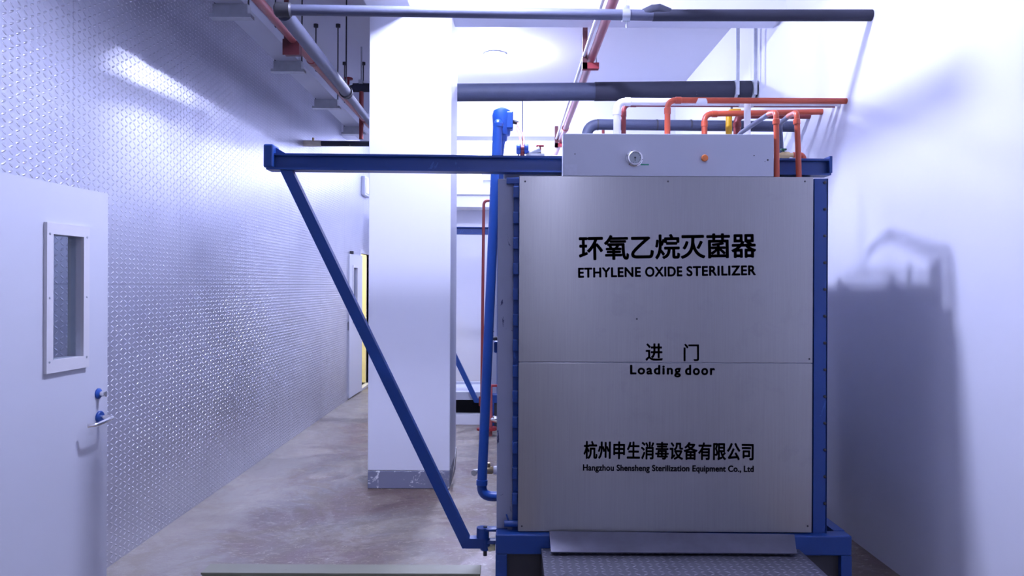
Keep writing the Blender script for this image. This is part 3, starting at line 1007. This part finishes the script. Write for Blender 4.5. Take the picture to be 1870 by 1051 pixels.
# red conduit on the right, running away under the beams, with two supports
t = thing('red_pipe', 'red pipe with pale conduit running away right of the lamp', 'pipe', (.62, 7, 3.4))
zc = 3.40
obj('pipe_run', MB().tube([(.66, 3.6, zc), (.60, Y1 - .02, zc)], .034, 14), PINK, t)
obj('conduit', MB().tube([(.595, 3.6, zc + .02), (.545, Y1 - .02, zc + .02)], .013, 10), PVC, t)['label'] = 'thin white conduit beside the red pipe'
for yy in (7.05, 8.7):
    obj('coupling', MB().lathe((.66 - .06 * (yy - 3.6) / 7.85, yy, zc), (0, 1, 0), [(0, .042), (.09, .042)]), PINK, t)
for yy, lab in ((6.02, 'red angle hanger with shade-darkened strap holding the right-hand red pipe, close behind the cross beam'), (9.44, 'small red angle bracket holding the red pipe at the far beam')):
    xx = .66 - .06 * (yy - 3.6) / 7.85
    hg = thing('pipe_hanger', lab, 'hanger', (xx, yy, H))
    obj('strap', MB().box(xx - .075, xx - .035, yy, yy + (.02 if yy < 8 else .06), zc - .085, H if yy < 8 else 3.58), RED_SHADED, hg)
    obj('foot', MB().box(xx - .075, xx + .06, yy, yy + .06, zc - .085, zc - .036), RED_BRIGHT, hg)
    obj('u_bolt', MB().tube([(xx - .042, yy + .03, zc - .05), (xx - .042, yy + .03, zc + .02), (xx, yy + .03, zc + .05), (xx + .042, yy + .03, zc + .02), (xx + .042, yy + .03, zc - .05)], .005, 8, .03), GALV, hg)

# ------------------------------------------------------------------ pipes on top of the front machine
ZT = 2.17


def elbow_pipe(name, label, px_v, py_h, Y, r, mat, py_wall=None, bend=.055, fittings=True, x_end=None):
    u = P(px_v, py_h, Y)
    xe = XR - .001 if x_end is None else x_end
    ze = u.z if py_wall is None else P(1500, py_wall, Y).z
    t = thing(name, label, 'pipe', (u.x, Y, ZT))
    obj('riser', MB().tube([(u.x, Y, ZT), (u.x, Y, u.z), (xe, Y, ze)], r, 16, bend), mat, t)
    if fittings:
        obj('socket', MB().lathe((u.x, Y, u.z - bend - .03), (0, 0, 1), [(0, r), (0, r * 1.16), (.035, r * 1.16), (.038, r)]), mat, t)
        obj('socket', MB().lathe((u.x + bend - .005, Y, u.z), (1, 0, 0), [(0, r), (0, r * 1.16), (.035, r * 1.16), (.038, r)]), mat, t)
    return t, u


t, u = elbow_pipe('plastic_pipe', 'white plastic pipe rising from the machine top and bending right to the wall', 1127, 185.5, 4.72, .0235, PVC)
k = P(1363, 200, 4.72)
obj('branch', MB().tube([(k.x, 4.70, ZT), (k.x, 4.70, u.z)], .021, 14).lathe((k.x - .045, 4.72, u.z), (1, 0, 0), [(0, .028), (.09, .028)]), PVC, t)
t, u = elbow_pipe('red_pipe', 'dark red pipe hugging the white plastic pipe on the machine top', 1139, 190.5, 4.80, .0155, RED, bend=.05)
k = P(1409, 189, 4.78)
obj('paper_tag', MB().box(k.x - .044, k.x + .044, 4.757, 4.762, k.z - .013, k.z + .013), STICKER, t)
t, u = elbow_pipe('orange_pipe', 'topmost long orange pipe, rising mid machine top and running right to the wall', 1219, 183, 4.63, .0185, ORANGE)
k = P(1281, 184, 4.63)
obj('saddle_clip', MB().lathe((k.x - .035, 4.63, k.z - .002), (1, 0, 0), [(0, .015), (.01, .021), (.06, .021), (.07, .015)]), PVC, t)
elbow_pipe('orange_pipe', 'lower orange pipe with an elbow left of the yellow pipe', 1286.5, 208, 4.99, .0195, ORANGE, 204)
t, u = elbow_pipe('yellow_pipe', 'short yellow pipe standing among the orange pipes', 1331, 204, 5.1, .022, YELLOW, x_end=P(1352, 200, 5.1).x, bend=.03, fittings=False)
obj('cap_nipple', MB().cyl((u.x + .02, 5.1, u.z + .01), (u.x + .02, 5.1, u.z + .045), .008, 10), GREY_PIPE, t)
elbow_pipe('red_pipe', 'thick dark red pipe standing right beside the yellow pipe', 1346, 210, 5.2, .025, RED, bend=.06)
u = P(1072, 227, 5.42)
t = thing('insulated_pipe', 'slate foam-wrapped pipe with a bend, lying low behind the white plastic riser', 'pipe', (u.x, 5.42, ZT))
obj('foam_sleeve', MB().tube([(u.x, 5.42, ZT), (u.x, 5.42, u.z), (XR - .001, 5.42, u.z - .01)], .039, 18, .09), BLUE_FOAM, t)
for px in (1090, 1198, 1260):
    k = P(px, 227, 5.42)
    obj('tie_band', MB().lathe((k.x, 5.42, u.z - .002), (1, 0, 0), [(0, .0405), (.012, .0405)]), STEEL_DARK, t)
u = P(1223, 228, 5.56)
t = thing('thin_conduit', 'thin purple-brown conduit running level behind the orange pipes to the wall', 'pipe', (u.x, 5.56, u.z))
obj('conduit_run', MB().tube([(u.x - .5, 5.56, ZT), (u.x - .5, 5.56, u.z), (XR - .001, 5.56, u.z)], .011, 10, .04), RED, t)

# two orange riser pipes standing on the door top beside the header box, with grey hoses
for px, lab, hose in ((1417.5, 'orange riser pipe touching the right end of the grey header box, with a grey hose', ((1404, 208, 3.70), (1352, 243, 4.2), (1340, 262, 4.35))),
                      (1455, 'rightmost orange riser pipe beside the blue rail end', ((1440, 212, 3.72), (1424, 226, 4.0), (1427, 270, 4.15), (1426, 290, 4.2)))):
    Yp = 3.585
    u = P(px, 206, Yp)
    zt = P(1215, 322, YF).z
    t = thing('riser_pipe', lab, 'pipe', (u.x, Yp, zt))
    h0 = P(*hose[0])
    r = .0135
    obj('riser', MB().tube([(u.x + (.004 if px < 1430 else .012), Yp, zt), (u.x, Yp, u.z + .004), h0], r, 14, .03), ORANGE, t)
    obj('socket', MB().lathe((u.x, Yp, u.z - .055), (0, 0, 1), [(0, r), (0, r * 1.25), (.022, r * 1.25), (.025, r)]), ORANGE, t)
    obj('hose', MB().tube([h0 + (Vector((u.x, Yp, u.z)) - h0) * .35] + [P(*q) for q in hose], .0125, 12, .05), GREY_PIPE, t)

# little brass valve on the right
t = thing('valve', 'small brass valve with green handle above the right rail end', 'valve', (P(1436, 283, 3.85).x, 3.85, 2.17))
c = P(1436, 283, 3.85)
obj('body', MB().lathe(c + Vector((-.05, 0, 0)), (1, 0, 0), [(0, .012), (.02, .012), (.03, .018), (.06, .018), (.07, .012), (.09, .012)], 14).cyl((c.x - .04, 3.85, 2.169), (c.x - .04, 3.85, c.z), .010), BRASS, t)
obj('handle', MB().cyl(c + Vector((-.015, 0, .012)), c + Vector((-.015, 0, .026)), .006).box(c.x - .03, c.x + .0, 3.842, 3.858, c.z + .024, c.z + .034, .003), GREEN_DARK, t)
obj('orange_elbow', MB().tube([c + Vector((.035, 0, 0)), c + Vector((.09, 0, .002)), (c.x + .09, 3.85, 2.169)], .015, 12, .03), ORANGE, t)

# ------------------------------------------------------------------ blue vent pipe with actuator
Yb = 4.30
top, bot = P(909, 228, Yb), P(879, 905, Yb)
t = thing('blue_pipe', 'slanting blue pipe with a blue valve head, left of the machine', 'pipe', bot)
obj('pipe_run', MB().tube([top, bot, (-.048, Yb, bot.z - .003)], .0285, 18, .06), BLUE_PIPE, t)
d_ = (bot - top).normalized()
obj('elbow_socket', MB().lathe(bot - d_ * .095, d_, [(0, .0285), (0, .033), (.03, .033), (.033, .0285)]), BLUE_PIPE, t)
obj('pipe_cap', MB().lathe(top + Vector((.003, 0, -.012)), (0, 0, 1), [(0, .030), (.02, .030), (.022, .026), (.035, .022), (.045, .01), (.047, .001)]), BLUE_PIPE, t)
c = P(918, 222, Yb + .08)
head = obj('valve_head', MB().lathe((c.x - .005, Yb + .085, c.z - .115), (0, 0, 1), [(0, .03), (.03, .034), (.035, .05), (.10, .055), (.15, .058), (.18, .05), (.195, .025), (.2, .001)], 20), BLUE_PIPE, t)
obj('junction_box', MB().box(c.x + .02, c.x + .062, Yb + .04, Yb + .12, c.z - .05, c.z + .055, .008), BLUE_PIPE, head)
obj('neck', MB().tube([(c.x - .005, Yb + .085, c.z - .10), (c.x - .025, Yb + .06, c.z - .26), (c.x - .03, Yb + .05, c.z - .42)], .024, 14), BLUE_PIPE, head)
obj('cable_gland', MB().lathe((c.x + .06, Yb + .08, c.z + .0), (1, 0, -.25), [(0, .012), (.03, .012), (.035, .008)]), STEEL_DARK, head)
obj('cable', MB().tube([(c.x + .09, Yb + .08, c.z - .008), P(946, 230, 4.25), P(957, 250, 4.05), P(956, 272, 3.9), (P(950, 280, 3.87).x, 3.87, 2.22)], .0055, 8, .08), CABLE, t)
obj('cable', MB().tube([(c.x + .09, Yb + .08, c.z - .012), P(943, 234, 4.25), P(951, 255, 4.05), P(951, 268, 3.9), (P(945, 282, 3.87).x, 3.87, 2.21)], .0045, 8, .08), CABLE, t)

# valve group on the machine top, left of the header box
Yv = 3.86
t = thing('valve_train', 'blue and grey valves in line on a white pipe, left of the header box', 'valve', (.1, Yv, 2.17))
zp = 2.215
obj('white_pipe', MB().tube([(-.04, Yv, 2.169), (-.04, Yv, zp), (.42, Yv, zp)], .012, 12, .03), PVC, t)
for px in (946.5, 961):
    k = P(px, 272, Yv)
    obj('valve_disc', MB().lathe((k.x - .011, Yv, k.z), (1, 0, 0), [(0, .022), (.004, .028), (.020, .028), (.024, .022)]), BLUE_PIPE, t)
k = P(954, 272, Yv)
obj('disc_body', MB().cyl((k.x - .03, Yv, k.z), (k.x + .03, Yv, k.z), .019).cyl((k.x, Yv, zp), (k.x, Yv, k.z), .012), RED, t)
a, b_ = P(966, 282, Yv), P(986, 273, Yv)
obj('motor', MB().tube([a, b_], .019, 16).box(a.x - .015, b_.x + .025, Yv - .02, Yv + .02, zp - .012, zp + .02, .005), GALV, t)
k = P(986.5, 268, Yv)
obj('tee_handle', MB().box(k.x - .022, k.x + .020, Yv - .006, Yv + .006, k.z - .001, k.z + .009, .002).cyl((k.x, Yv, zp), (k.x, Yv, k.z), .005), RED_BRIGHT, t)

# fittings on the left side of the chamber
t = thing('drain_valve', 'brass drain valve low on the left side of the machine behind the blue pipe', 'valve', P(890, 858, 4.45))
c = P(892, 858, 4.45)
obj('body', MB().lathe(c + Vector((-.03, 0, 0)), (1, 0, 0), [(0, .014), (.01, .022), (.05, .022), (.06, .016)]).lathe(c + Vector((0, 0, .015)), (0, 0, 1), [(0, .012), (.03, .012), (.032, .004)]), BRASS, t)
obj('collar', MB().lathe(c + Vector((.03, 0, 0)), (1, 0, 0), [(0, .024), (.02, .026), (.025, .02), (-c.x - .075, .014)]), PVC, t)
obj('nozzle', MB().tube([c + Vector((-.03, 0, 0)), c + Vector((-.065, 0, -.002)), c + Vector((-.08, -.02, -.006))], .011, 12, .02).lathe(c + Vector((-.08, -.02, -.006)), (-.3, -1, -.1), [(0, .016), (.02, .018)]), GALV, t)
t = thing('tap', 'small dark tap at mid height on the left side of the machine', 'tap', P(898, 617, 4.5))
c = P(900, 617, 4.5)
obj('body', MB().tube([(-.04, 4.5, c.z - .004), c, c + Vector((-.03, 0, .004))], .012, 12).lathe(c + Vector((-.005, 0, .01)), (0, 0, 1), [(0, .01), (.025, .007), (.028, .012), (.034, .012)]), STEEL_DARK, t)
t = thing('terminal_box', 'little blue box under the dark tap on the machine side', 'box', P(906, 633, 4.55))
c = P(909, 633, 4.55)
obj('enclosure', MB().box(c.x - .02, -.045, 4.52, 4.60, c.z - .035, c.z + .035, .005), BLUE_PIPE, t)
obj('lid', MB().box(c.x - .023, c.x - .018, 4.525, 4.595, c.z - .03, c.z + .03), BLUE, t)

# far red pipes beside the second machine
Yr = 7.9
u = P(883.5, 366, Yr)
t = thing('red_pipe', 'thin red riser pipe in the gap between pillar and machine', 'pipe', (u.x, Yr, 0))
obj('riser', MB().tube([(P(879, 770, Yr).x, Yr, .0), (u.x, Yr, u.z), (.25, Yr, u.z)], .016, 14, .05), RED, t)
k = P(878.5, 732, Yr)
obj('coupling', MB().lathe((k.x, Yr, k.z - .05), (0, 0, 1), [(0, .024), (.10, .024)]), RED, t)
obj('floor_flange', MB().lathe((P(879, 770, Yr).x, Yr, 0), (0, 0, 1), [(0, .05), (.02, .05), (.022, .02)]), RED_BRIGHT, t)
Yq = 7.6
u = P(896, 705, Yq)
t = thing('red_valve', 'faded red standpipe with a small red handle near the floor behind the machine', 'valve', (u.x, Yq, 0))
obj('standpipe', MB().tube([(u.x, Yq, 0), (u.x, Yq, u.z)], .02, 14), PINK, t)
obj('handle', MB().box(u.x - .01, u.x + .08, Yq - .01, Yq + .01, u.z - .005, u.z + .02, .004), RED_BRIGHT, t)
obj('flange', MB().lathe((u.x, Yq, .06), (0, 0, 1), [(0, .03), (0, .065), (.03, .065), (.032, .03)]), RED_BRIGHT, t)
obj('tap_body', MB().lathe((u.x, Yq, .17), (1, 0, 0), [(0, .02), (.03, .035), (.07, .035), (.1, .02)]), CHROME, t)
